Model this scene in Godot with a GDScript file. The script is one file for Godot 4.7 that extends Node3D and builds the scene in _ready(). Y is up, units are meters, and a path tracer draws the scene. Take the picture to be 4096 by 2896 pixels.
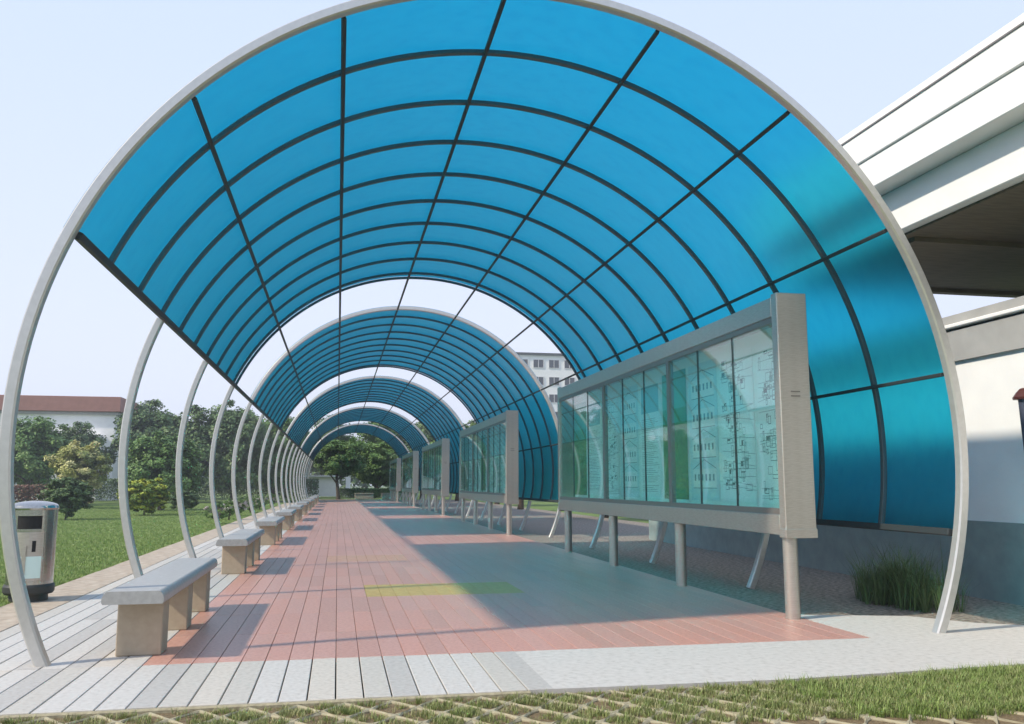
extends Node3D
# A barrel-vaulted walkway roofed with blue sheets, with notice cabinets on one side and stone benches on the other.

const CX := 1.6          # centre line of the vault
const CY := 1.65         # height of the hoops' centre
const BAY := 1.20        # from rib to rib
const FRONT := -7.07     # first hoop
const PERIOD := 14.45    # nine roofed bays and three open ones
const STEP := 21.0       # degrees from purlin to purlin
const LOW := -11.4       # lowest purlin

var rng := RandomNumberGenerator.new()
var taken := {}
var boxes := {}
var M := {}

# ---------------------------------------------------------------- helpers
func numbered(called: String) -> String:
	var n: int = taken.get(called, 0)
	taken[called] = n + 1
	return called if n == 0 else "%s_%03d" % [called, n]

func thing(called: String, label: String, category: String, at := Vector3.ZERO, turn := 0.0, group := "") -> Node3D:
	var o := Node3D.new()
	o.name = numbered(called)
	add_child(o)
	o.position = at
	o.rotation.y = turn
	tag(o, label, category, group)
	return o

func tag(o: Node, label: String, category: String, group := "") -> void:
	o.set_meta("label", label)
	o.set_meta("category", category)
	if group != "":
		o.set_meta("group", group)

func part(called: String, mesh: Mesh, m: Material, parent: Node, at := Vector3.ZERO, turn := Vector3.ZERO) -> MeshInstance3D:
	var o := MeshInstance3D.new()
	o.mesh = mesh
	o.material_override = m
	o.name = numbered(called) if parent == self else called
	parent.add_child(o, true)
	o.position = at
	o.rotation = turn
	return o

func struct(called: String, mesh: Mesh, m: Material, at := Vector3.ZERO) -> MeshInstance3D:
	var o := part(called, mesh, m, self, at)
	o.set_meta("kind", "structure")
	return o

func begin() -> SurfaceTool:
	var st := SurfaceTool.new()
	st.begin(Mesh.PRIMITIVE_TRIANGLES)
	st.set_smooth_group(-1)
	return st

func done(st: SurfaceTool, with_normals := true) -> ArrayMesh:
	if with_normals:
		st.generate_normals()
	return st.commit()

# a triangle or quad whose front looks along n
func tri(st: SurfaceTool, a: Vector3, b: Vector3, c: Vector3, n: Vector3) -> void:
	if (c - a).cross(b - a).dot(n) < 0.0:
		var t := b
		b = c
		c = t
	st.add_vertex(a)
	st.add_vertex(b)
	st.add_vertex(c)

func quad(st: SurfaceTool, a: Vector3, b: Vector3, c: Vector3, d: Vector3, n: Vector3) -> void:
	tri(st, a, b, c, n)
	tri(st, a, c, d, n)

func add_box(st: SurfaceTool, at: Vector3, size: Vector3, bev := 0.0, turn := Basis.IDENTITY) -> void:
	var h := size / 2.0
	var b: float = min(bev, min(h.x, min(h.y, h.z)) * 0.9)
	var p := func(v: Vector3) -> Vector3: return at + turn * v
	for ax in 3:
		var u := (ax + 1) % 3
		var w := (ax + 2) % 3
		for s in [-1.0, 1.0]:
			var n := Vector3.ZERO
			n[ax] = s
			var c: Array[Vector3] = []
			for k in [[-1, -1], [1, -1], [1, 1], [-1, 1]]:
				var v := Vector3.ZERO
				v[ax] = h[ax] * s
				v[u] = (h[u] - b) * k[0]
				v[w] = (h[w] - b) * k[1]
				c.append(p.call(v))
			quad(st, c[0], c[1], c[2], c[3], turn * n)
		if b > 0.0:
			for su in [-1.0, 1.0]:
				for sw in [-1.0, 1.0]:
					var e: Array[Vector3] = []
					for k in [[-1, 0], [1, 0], [1, 1], [-1, 1]]:
						var v := Vector3.ZERO
						v[ax] = (h[ax] - b) * k[0]
						v[u] = su * (h[u] - (b if k[1] == 0 else 0.0))
						v[w] = sw * (h[w] - (0.0 if k[1] == 0 else b))
						e.append(p.call(v))
					var n := Vector3.ZERO
					n[u] = su
					n[w] = sw
					quad(st, e[0], e[1], e[2], e[3], turn * n)
	if b > 0.0:
		for sx in [-1.0, 1.0]:
			for sy in [-1.0, 1.0]:
				for sz in [-1.0, 1.0]:
					var s := Vector3(sx, sy, sz)
					tri(st, p.call(s * Vector3(h.x, h.y - b, h.z - b)), p.call(s * Vector3(h.x - b, h.y, h.z - b)), p.call(s * Vector3(h.x - b, h.y - b, h.z)), turn * s)

func box(size: Vector3, bev := 0.0) -> ArrayMesh:
	var key := [size, bev]
	if not boxes.has(key):
		var st := begin()
		add_box(st, Vector3.ZERO, size, bev)
		boxes[key] = done(st)
	return boxes[key]

# a ring profile (radius offset, z) swept about z from angle a0 to a1 in degrees; normals smooth along the sweep
func arc(r: float, a0: float, a1: float, segs: int, profile: Array) -> ArrayMesh:
	var st := SurfaceTool.new()
	st.begin(Mesh.PRIMITIVE_TRIANGLES)
	var n := profile.size()
	var mid := Vector2.ZERO
	for q in profile:
		mid += q / n
	for k in segs:
		var t0 := deg_to_rad(lerpf(a0, a1, float(k) / segs))
		var t1 := deg_to_rad(lerpf(a0, a1, float(k + 1) / segs))
		for i in n:
			var p: Vector2 = profile[i]
			var q: Vector2 = profile[(i + 1) % n]
			var e := (q - p).normalized()
			var m := Vector2(e.y, -e.x)
			if m.dot((p + q) / 2.0 - mid) < 0:
				m = -m
			var v := [at_angle(r + p.x, t0, p.y), at_angle(r + q.x, t0, q.y), at_angle(r + q.x, t1, q.y), at_angle(r + p.x, t1, p.y)]
			var nn := [at_angle(m.x, t0, m.y), at_angle(m.x, t0, m.y), at_angle(m.x, t1, m.y), at_angle(m.x, t1, m.y)]
			var order := [0, 1, 2, 0, 2, 3]
			if (v[2] - v[0]).cross(v[1] - v[0]).dot(nn[0]) < 0:
				order = [0, 2, 1, 0, 3, 2]
			for o in order:
				st.set_normal(nn[o])
				st.add_vertex(v[o])
	for end in [[a0, -1.0], [a1, 1.0]]:
		var t: float = deg_to_rad(end[0])
		var nrm: Vector3 = Vector3(-sin(t), cos(t), 0) * end[1]
		st.set_normal(nrm)
		var c := at_angle(r + mid.x, t, mid.y)
		for i in n:
			tri(st, c, at_angle(r + profile[i].x, t, profile[i].y), at_angle(r + profile[(i + 1) % n].x, t, profile[(i + 1) % n].y), nrm)
	return st.commit()

func at_angle(r: float, t: float, z: float) -> Vector3:
	return Vector3(r * cos(t), r * sin(t), z)

func octagon(w: float, h: float, b: float) -> Array:
	return [Vector2(-w + b, -h), Vector2(w - b, -h), Vector2(w, -h + b), Vector2(w, h - b), Vector2(w - b, h), Vector2(-w + b, h), Vector2(-w, h - b), Vector2(-w, -h + b)]

# a tapered tube through points with radii
func add_tube(st: SurfaceTool, pts: Array, radii: Array, sides := 10, caps := true) -> void:
	var rings := []
	for i in pts.size():
		var d: Vector3 = (pts[min(i + 1, pts.size() - 1)] - pts[max(i - 1, 0)]).normalized()
		var u := d.cross(Vector3.RIGHT if absf(d.x) < 0.8 else Vector3.UP).normalized()
		var w := d.cross(u)
		var ring := []
		for k in sides:
			var t := TAU * k / sides
			ring.append([pts[i] + (u * cos(t) + w * sin(t)) * radii[i], u * cos(t) + w * sin(t)])
		rings.append(ring)
	for i in pts.size() - 1:
		for k in sides:
			var k2 := (k + 1) % sides
			var a = rings[i][k]
			var b = rings[i][k2]
			var c = rings[i + 1][k2]
			var d = rings[i + 1][k]
			for t in [[a, b, c], [a, c, d]]:
				var o = t
				if (t[2][0] - t[0][0]).cross(t[1][0] - t[0][0]).dot(a[1] + c[1]) < 0:
					o = [t[0], t[2], t[1]]
				for q in o:
					st.set_normal(q[1])
					st.add_vertex(q[0])
	if caps:
		for e in [[0, -1.0], [pts.size() - 1, 1.0]]:
			var i: int = e[0]
			var n: Vector3 = (pts[min(i + 1, pts.size() - 1)] - pts[max(i - 1, 0)]).normalized() * e[1]
			st.set_normal(n)
			for k in sides:
				tri(st, pts[i], rings[i][k][0], rings[i][(k + 1) % sides][0], n)

func tube(pts: Array, radii: Array, sides := 12, caps := true) -> ArrayMesh:
	var st := SurfaceTool.new()
	st.begin(Mesh.PRIMITIVE_TRIANGLES)
	add_tube(st, pts, radii, sides, caps)
	return st.commit()

# a lathed shape about y: profile of (radius, y), smooth normals between neighbouring segments flat
func lathe(profile: Array, sides := 32, squash := 1.0) -> ArrayMesh:
	var st := SurfaceTool.new()
	st.begin(Mesh.PRIMITIVE_TRIANGLES)
	for i in profile.size() - 1:
		var p: Vector2 = profile[i]
		var q: Vector2 = profile[i + 1]
		var e := (q - p).normalized()
		var m := Vector2(e.y, -e.x)
		for k in sides:
			var t0 := TAU * k / sides
			var t1 := TAU * (k + 1) / sides
			var v := [Vector3(p.x * cos(t0), p.y, p.x * sin(t0) * squash), Vector3(p.x * cos(t1), p.y, p.x * sin(t1) * squash), Vector3(q.x * cos(t1), q.y, q.x * sin(t1) * squash), Vector3(q.x * cos(t0), q.y, q.x * sin(t0) * squash)]
			var n0 := Vector3(m.x * cos(t0), m.y, m.x * sin(t0)).normalized()
			var n1 := Vector3(m.x * cos(t1), m.y, m.x * sin(t1)).normalized()
			var nn := [n0, n1, n1, n0]
			for o in [[0, 1, 2], [0, 2, 3]]:
				var w = o
				if (v[o[2]] - v[o[0]]).cross(v[o[1]] - v[o[0]]).dot(n0 + n1) < 0:
					w = [o[0], o[2], o[1]]
				for x in w:
					st.set_normal(nn[x])
					st.add_vertex(v[x])
	return st.commit()

# ---------------------------------------------------------------- materials
func noise(sd: int, freq: float, stops: Array, size := 512, octaves := 4, kind := FastNoiseLite.TYPE_SIMPLEX_SMOOTH) -> NoiseTexture2D:
	var f := FastNoiseLite.new()
	f.seed = sd
	f.frequency = freq
	f.noise_type = kind
	f.fractal_octaves = octaves
	var t := NoiseTexture2D.new()
	t.width = size
	t.height = size
	t.seamless = true
	t.noise = f
	if stops.size() > 0:
		var g := Gradient.new()
		var offs := PackedFloat32Array()
		var cols := PackedColorArray()
		for k in stops.size():
			offs.append(float(k) / (stops.size() - 1))
			cols.append(stops[k])
		g.offsets = offs
		g.colors = cols
		t.color_ramp = g
	return t

func plain(called: String, c: Color, rough: float, metal := 0.0) -> StandardMaterial3D:
	var m := StandardMaterial3D.new()
	m.resource_name = called
	m.albedo_color = c
	m.roughness = rough
	m.metallic = metal
	M[called] = m
	return m

func grained(called: String, sd: int, freq: float, stops: Array, tile: Vector3, rough: float, relief := 0.0, metal := 0.0) -> StandardMaterial3D:
	var m := plain(called, Color.WHITE, rough, metal)
	m.albedo_texture = noise(sd, freq, stops)
	m.uv1_triplanar = true
	m.uv1_world_triplanar = true
	m.uv1_scale = Vector3(1.0 / tile.x, 1.0 / tile.y, 1.0 / tile.z)
	if relief > 0.0:
		m.heightmap_enabled = true
		m.heightmap_scale = relief
		m.heightmap_texture = noise(sd + 50, freq * 2.5, [Color.BLACK, Color.WHITE])
	return m

func tinted(called: String, from: StandardMaterial3D, c: Color) -> StandardMaterial3D:
	var m: StandardMaterial3D = from.duplicate()
	m.resource_name = called
	m.albedo_color = c
	M[called] = m
	return m

func leafy(called: String, through: float) -> StandardMaterial3D:
	var m := plain(called, Color.WHITE, 0.55)
	m.vertex_color_use_as_albedo = true
	m.cull_mode = BaseMaterial3D.CULL_DISABLED
	m.backlight_enabled = true
	m.backlight = Color(through, through, through)
	return m

func materials() -> void:
	grained("stone_pale", 3, 0.045, [Color(0.66, 0.65, 0.625), Color(0.735, 0.725, 0.705), Color(0.76, 0.75, 0.73), Color(0.79, 0.78, 0.76)], Vector3(1.1, 1.1, 1.1), 0.7, 0.03)
	for k in 4:
		tinted("plank_%d" % k, M.stone_pale, [Color(1, 1, 1), Color(0.96, 0.955, 0.94), Color(0.92, 0.92, 0.92), Color(1.0, 0.985, 0.96)][k])
	grained("paving_pink", 7, 0.05, [Color(0.70, 0.505, 0.455), Color(0.775, 0.59, 0.53), Color(0.81, 0.63, 0.57)], Vector3(1.1, 1.1, 1.1), 0.36, 0.04)
	for k in 5:
		tinted("pink_%d" % k, M.paving_pink, [Color(1, 1, 1), Color(0.97, 0.965, 0.965), Color(0.95, 0.955, 0.955), Color(1.0, 0.98, 0.97), Color(0.975, 0.99, 1.0)][k])
	grained("paving_yellow", 8, 0.02, [Color(0.66, 0.56, 0.32), Color(0.76, 0.66, 0.40)], Vector3(1.1, 1.1, 1.1), 0.5, 0.1)
	grained("paving_tan", 9, 0.02, [Color(0.68, 0.52, 0.44), Color(0.76, 0.60, 0.50)], Vector3(1.1, 1.1, 1.1), 0.5, 0.1)
	grained("bedding", 10, 0.03, [Color(0.25, 0.20, 0.17), Color(0.36, 0.30, 0.26)], Vector3(0.6, 0.6, 0.6), 0.95)
	grained("concrete", 11, 0.05, [Color(0.66, 0.65, 0.625), Color(0.735, 0.725, 0.705), Color(0.76, 0.75, 0.73), Color(0.79, 0.78, 0.76)], Vector3(1.9, 1.9, 1.9), 0.75, 0.04)
	grained("lattice_concrete", 12, 0.02, [Color(0.55, 0.52, 0.43), Color(0.70, 0.67, 0.56)], Vector3(0.5, 0.5, 0.5), 0.9, 0.2)
	grained("path_stone", 13, 0.015, [Color(0.60, 0.54, 0.47), Color(0.76, 0.71, 0.64)], Vector3(1.5, 1.5, 1.5), 0.8, 0.15)
	grained("soil", 14, 0.03, [Color(0.36, 0.30, 0.21), Color(0.54, 0.47, 0.35)], Vector3(0.5, 0.5, 0.5), 1.0, 0.6)
	grained("gravel_dirt", 15, 0.035, [Color(0.30, 0.28, 0.25), Color(0.52, 0.49, 0.45), Color(0.66, 0.63, 0.58)], Vector3(1.3, 1.3, 1.3), 0.95, 0.9)
	grained("lawn_ground", 16, 0.02, [Color(0.29, 0.38, 0.14), Color(0.36, 0.45, 0.18), Color(0.41, 0.49, 0.22)], Vector3(3.1, 3.1, 3.1), 1.0, 0.5)
	grained("bench_stone", 17, 0.02, [Color(0.66, 0.60, 0.515), Color(0.70, 0.64, 0.555)], Vector3(0.9, 0.9, 0.9), 0.7, 0.08)
	grained("bench_slab", 18, 0.02, [Color(0.60, 0.60, 0.59), Color(0.67, 0.67, 0.66)], Vector3(0.7, 0.7, 0.7), 0.38, 0.04)
	grained("white_plaster", 19, 0.01, [Color(0.90, 0.90, 0.895), Color(0.93, 0.93, 0.92)], Vector3(3.0, 3.0, 3.0), 0.85, 0.05)
	grained("plinth_paint", 20, 0.012, [Color(0.50, 0.55, 0.54), Color(0.57, 0.62, 0.61)], Vector3(2.0, 2.0, 2.0), 0.55, 0.05)
	grained("grey_band", 21, 0.01, [Color(0.60, 0.60, 0.59), Color(0.66, 0.66, 0.65)], Vector3(2.4, 2.4, 2.4), 0.7)
	grained("soffit_brown", 22, 0.01, [Color(0.38, 0.34, 0.27), Color(0.46, 0.42, 0.34)], Vector3(2.5, 2.5, 0.4), 0.7)
	grained("soffit_beam", 23, 0.01, [Color(0.45, 0.30, 0.24), Color(0.52, 0.36, 0.29)], Vector3(2.5, 2.5, 0.4), 0.7)
	grained("fascia_red", 24, 0.012, [Color(0.58, 0.42, 0.38), Color(0.63, 0.46, 0.42)], Vector3(4, 4, 4), 0.8)
	grained("bark", 25, 0.03, [Color(0.22, 0.18, 0.14), Color(0.40, 0.34, 0.28)], Vector3(0.4, 1.4, 0.4), 0.95, 0.8)
	grained("steel", 26, 0.02, [Color(0.66, 0.655, 0.635), Color(0.74, 0.735, 0.715)], Vector3(0.35, 0.35, 1.4), 0.2, 0.0, 0.95)
	grained("brushed_steel", 27, 0.02, [Color(0.70, 0.67, 0.63), Color(0.78, 0.755, 0.72)], Vector3(1.2, 0.12, 1.2), 0.38, 0.0, 0.75)
	grained("hoop_metal", 28, 0.015, [Color(0.77, 0.765, 0.75), Color(0.81, 0.805, 0.79)], Vector3(0.6, 0.6, 0.6), 0.3, 0.0, 0.6)
	plain("rib_metal", Color(0.33, 0.38, 0.40), 0.45, 0.4)
	plain("purlin_metal", Color(0.17, 0.20, 0.21), 0.6, 0.0)
	plain("dark", Color(0.06, 0.06, 0.06), 0.7)
	plain("dark_base", Color(0.20, 0.21, 0.20), 0.5)
	plain("black_line", Color(0.08, 0.08, 0.09), 0.6)
	plain("lantern_cap", Color(0.30, 0.13, 0.11), 0.5)
	plain("lantern_body", Color(0.27, 0.29, 0.35), 0.4)
	plain("window_glass", Color(0.16, 0.18, 0.20), 0.08, 0.0)
	plain("window_frame", Color(0.80, 0.80, 0.80), 0.5)
	plain("frame_grey", Color(0.50, 0.48, 0.46), 0.4, 0.5)
	plain("mint_board", Color(0.84, 0.93, 0.89), 0.7)
	plain("flower_white", Color(0.85, 0.80, 0.78), 0.7)
	var b := grained("blue_sheet", 29, 0.02, [Color(0.115, 0.665, 0.80), Color(0.13, 0.705, 0.825), Color(0.14, 0.72, 0.835)], Vector3(2.7, 2.7, 1.9), 0.34)
	b.albedo_color.a = 0.0
	b.refraction_enabled = true
	b.refraction_scale = 0.022
	var p := plain("pane_glass", Color(0.55, 0.88, 0.80, 0.08), 0.02)
	p.transparency = BaseMaterial3D.TRANSPARENCY_ALPHA
	p.cull_mode = BaseMaterial3D.CULL_DISABLED
	leafy("leaf", 0.5)
	leafy("grass", 0.4)

# ---------------------------------------------------------------- the canopy
func canopy_section(first: Node3D, index: int, label: String) -> Node3D:
	var g := "blue roofed sections of the walkway"
	var z := FRONT - PERIOD * index
	if first:
		var c: Node3D = first.duplicate()
		c.name = numbered("canopy_section")
		add_child(c)
		c.position = Vector3(CX, 0, z)
		tag(c, label, "canopy", g)
		return c
	var t := thing("canopy_section", label, "canopy", Vector3(CX, 0, z), 0, g)
	var up := Vector3(0, CY, 0)
	var foot := rad_to_deg(asin((CY + 0.03) / 4.01))
	var hoop := arc(4.012, -foot, 180.0 + foot, 110, octagon(0.044, 0.046, 0.013))
	var lawn_leg := arc(4.012, 157.0, 180.0 + foot, 30, octagon(0.044, 0.046, 0.013))
	var wall_leg := arc(4.012, -foot, LOW - 0.6, 12, octagon(0.044, 0.046, 0.013))
	var rib := arc(4.03, LOW, 180.0 - 23.4, 84, octagon(0.024, 0.029, 0.006))
	var sheet := arc(4.068, 0.01, STEP - 0.01, 10, [Vector2(-0.004, 0), Vector2(0.004, 0), Vector2(0.004, -(BAY - 0.004)), Vector2(-0.004, -(BAY - 0.004))])
	var eave := arc(4.068, 0.01, STEP - 0.01, 10, [Vector2(-0.004, 0), Vector2(0.004, 0), Vector2(0.004, -0.42), Vector2(-0.004, -0.42)])
	for k in 10:
		if k == 0:
			part("hoop", hoop, M.hoop_metal, t, up)
		elif k % 3 == 0:
			part("rib", rib, M.rib_metal, t, up + Vector3(0, 0, -k * BAY))
			part("leg", lawn_leg, M.hoop_metal, t, up + Vector3(0, 0, -k * BAY))
			part("leg", wall_leg, M.hoop_metal, t, up + Vector3(0, 0, -k * BAY))
		else:
			part("rib", rib, M.rib_metal, t, up + Vector3(0, 0, -k * BAY))
	for k in 9:
		for a in 8:
			part("roof_sheet", sheet, M.blue_sheet, t, up + Vector3(0, 0, -k * BAY - 0.002), Vector3(0, 0, deg_to_rad(LOW + a * STEP)))
	for a in 8:
		part("roof_sheet", eave, M.blue_sheet, t, up + Vector3(0, 0, -9 * BAY - 0.002), Vector3(0, 0, deg_to_rad(LOW + a * STEP)))
	part("rib", rib, M.rib_metal, t, up + Vector3(0, 0, -9 * BAY - 0.42))
	for a in 9:
		var long := PERIOD - 0.14
		if index == 4:
			long = 9 * BAY + 0.4
		var w := 0.07 if a in [0, 8] else 0.042
		var pu := part("purlin", box(Vector3(w, w * 0.9, long), 0.006), M.purlin_metal, t)
		var ang := deg_to_rad(LOW + a * STEP)
		pu.rotation.z = ang
		pu.position = up + at_angle(3.975, ang, -long / 2 - 0.06)
	return t

# ---------------------------------------------------------------- benches, bin, cabinets
func bench(first: Node3D, index: int, label: String) -> Node3D:
	var g := "stone benches along the lawn side of the walkway"
	var at := Vector3(-1.46, 0, -7.02 - 6.2 * index)
	if first:
		var c: Node3D = first.duplicate()
		c.name = numbered("stone_bench")
		add_child(c)
		c.position = at
		tag(c, label, "bench", g)
		return c
	var t := thing("stone_bench", label, "bench", at, 0, g)
	for z in [-0.42, -1.6, -2.74]:
		part("leg", box(Vector3(0.33, 0.42, 0.26), 0.008), M.bench_stone, t, Vector3(0, 0.21, z))
	# slab with rounded long edges
	var st := begin()
	var prof: Array[Vector2] = []
	for k in 7:
		var a := PI / 2 * k / 6.0
		prof.append(Vector2(0.172 + 0.045 * sin(a), 0.455 + 0.06 * cos(a)))
	prof.append(Vector2(0.217, 0.435))
	prof.append(Vector2(0.208, 0.421))
	var full: Array[Vector2] = []
	for q in prof:
		full.append(q)
	for k in range(prof.size() - 1, -1, -1):
		full.append(Vector2(-prof[k].x, prof[k].y))
	var long := 2.98
	for k in full.size():
		var p := full[k]
		var q := full[(k + 1) % full.size()]
		var n := Vector3((p + q).x, (p + q).y - 0.93, 0)
		quad(st, Vector3(p.x, p.y, 0), Vector3(q.x, q.y, 0), Vector3(q.x, q.y, -long), Vector3(p.x, p.y, -long), n)
		tri(st, Vector3(0, 0.46, 0), Vector3(p.x, p.y, 0), Vector3(q.x, q.y, 0), Vector3.BACK)
		tri(st, Vector3(0, 0.46, -long), Vector3(p.x, p.y, -long), Vector3(q.x, q.y, -long), Vector3.FORWARD)
	part("seat_slab", done(st), M.bench_slab, t)
	return t

func litter_bin() -> void:
	var t := thing("litter_bin", "stainless steel litter bin with domed lid and dark base beside the lawn", "litter bin", Vector3(-3.40, 0, -10.99), 0.35)
	part("base", lathe([Vector2(0, 0), Vector2(0.20, 0), Vector2(0.20, 0.07), Vector2(0.245, 0.075), Vector2(0.262, 0.10), Vector2(0.262, 0.16), Vector2(0.25, 0.185), Vector2(0, 0.185)], 40), M.dark_base, t)
	part("body", lathe([Vector2(0, 0.186), Vector2(0.243, 0.186), Vector2(0.243, 1.01), Vector2(0, 1.01)], 48), M.steel, t)
	var lid: Array = [Vector2(0, 1.011), Vector2(0.25, 1.011), Vector2(0.254, 1.03), Vector2(0.25, 1.045)]
	for k in 9:
		var a := PI / 2 * (k + 1) / 9.0
		lid.append(Vector2(0.25 * cos(a), 1.045 + 0.065 * sin(a)))
	part("lid", lathe(lid, 48), M.steel, t)
	# the front looks along +z of the bin; curved plates stand a little proud of the body
	var curved := func(r: float, a0: float, a1: float, y0: float, y1: float, thick: float) -> ArrayMesh:
		var st := SurfaceTool.new()
		st.begin(Mesh.PRIMITIVE_TRIANGLES)
		st.set_smooth_group(-1)
		var segs := 8
		for k in segs:
			var t0 := lerpf(a0, a1, float(k) / segs)
			var t1 := lerpf(a0, a1, float(k + 1) / segs)
			var d0 := Vector3(sin(t0), 0, cos(t0))
			var d1 := Vector3(sin(t1), 0, cos(t1))
			var lo := Vector3(0, y0, 0)
			var hi := Vector3(0, y1, 0)
			quad(st, d0 * (r + thick) + lo, d1 * (r + thick) + lo, d1 * (r + thick) + hi, d0 * (r + thick) + hi, d0 + d1)
			quad(st, d0 * r + hi, d1 * r + hi, d1 * (r + thick) + hi, d0 * (r + thick) + hi, Vector3.UP)
			quad(st, d0 * r + lo, d1 * r + lo, d1 * (r + thick) + lo, d0 * (r + thick) + lo, Vector3.DOWN)
		for e in [[a0, -1.0], [a1, 1.0]]:
			var d := Vector3(sin(e[0]), 0, cos(e[0]))
			quad(st, d * r + Vector3(0, y0, 0), d * (r + thick) + Vector3(0, y0, 0), d * (r + thick) + Vector3(0, y1, 0), d * r + Vector3(0, y1, 0), Vector3(cos(e[0]), 0, -sin(e[0])) * e[1])
		return done(st)
	var slot := part("opening", curved.call(0.24, -0.75, 0.30, 0.80, 0.945, 0.006), M.dark, t)
	part("opening_rim", curved.call(0.24, -0.80, 0.35, 0.945, 0.958, 0.016), M.steel, slot)
	part("opening_rim", curved.call(0.24, -0.80, 0.35, 0.782, 0.795, 0.016), M.steel, slot)
	var door := part("door", curved.call(0.24, -0.80, 0.42, 0.235, 0.765, 0.009), M.brushed_steel, t)
	part("latch", curved.call(0.25, -0.05, 0.10, 0.55, 0.67, 0.008), M.dark, door)
	part("label_plate", curved.call(0.25, -0.55, 0.36, 0.26, 0.50, 0.004), M.notice, door)
	part("handle", curved.call(0.25, -0.42, -0.26, 0.30, 0.62, 0.018), M.brushed_steel, door)

func cabinet(first: Node3D, index: int, label: String) -> Node3D:
	var g := "glazed notice cabinets along the walkway"
	var at := Vector3(4.29, 0, -7.92 - PERIOD * index)
	if first:
		var c: Node3D = first.duplicate()
		c.name = numbered("notice_cabinet")
		add_child(c)
		c.position = at
		tag(c, label, "notice cabinet", g)
		return c
	var t := thing("notice_cabinet", label, "notice cabinet", at, 0, g)
	var long := 9.0
	var deep := 0.33
	for e in [-0.06, -long + 0.06]:
		var ep := part("end_panel", box(Vector3(deep, 2.44, 0.12), 0.008), M.brushed_steel, t, Vector3(deep / 2, 2.0, e))
		if e > -1.0:
			part("end_cap", box(Vector3(deep + 0.012, 0.09, 0.132), 0.006), M.brushed_steel, ep, Vector3(0, -1.178, 0))
			for k in 2:
				part("slot", box(Vector3(0.10, 0.012, 0.004)), M.frame_grey, ep, Vector3(0.0, 0.17 + 0.045 * k, 0.0625))
	var inner := long - 0.24
	var mid := -long / 2
	part("top_rail", box(Vector3(deep, 0.20, inner), 0.006), M.brushed_steel, t, Vector3(deep / 2, 3.09, mid))
	part("bottom_rail", box(Vector3(deep, 0.20, inner), 0.006), M.brushed_steel, t, Vector3(deep / 2, 0.90, mid))
	part("back_panel", box(Vector3(0.03, 1.99, inner)), M.mint_board, t, Vector3(deep - 0.02, 1.995, mid))
	for k in 4:
		part("leg", tube([Vector3(0, 0, 0), Vector3(0, 0.81, 0)], [0.072, 0.072], 20), M.brushed_steel, t, Vector3(0.10, 0, -0.12 - k * 2.83))
	# three glazed bays, three panes in each
	var bay := inner / 3.0
	var glass := box(Vector3(0.008, 1.87, bay / 3.0 - 0.02))
	for k in 3:
		var z0 := -0.12 - k * bay
		if k > 0:
			part("mullion", box(Vector3(0.07, 1.986, 0.09), 0.005), M.frame_grey, t, Vector3(0.045, 1.995, z0))
		for j in 3:
			part("glass_pane", glass, M.pane_glass, t, Vector3(0.03, 1.995, z0 - (j + 0.5) * bay / 3.0))
			if j > 0:
				part("pane_joint", box(Vector3(0.02, 1.865, 0.018)), M.dark_base, t, Vector3(0.032, 1.995, z0 - j * bay / 3.0))
	for y in [1.031, 2.958]:
		part("glazing_track", box(Vector3(0.05, 0.06, inner - 0.01)), M.frame_grey, t, Vector3(0.034, y, mid))
	return t

# printed sheets: what is on the paper, drawn pixel by pixel
func line(im: Image, a: Vector2, b: Vector2, c: Color) -> void:
	var n := int(max(absf(b.x - a.x), absf(b.y - a.y))) + 1
	for k in n + 1:
		var p := a.lerp(b, float(k) / n)
		if p.x >= 0 and p.y >= 0 and p.x < im.get_width() - 1 and p.y < im.get_height() - 1:
			im.fill_rect(Rect2i(int(p.x), int(p.y), 2, 2), c)

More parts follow.
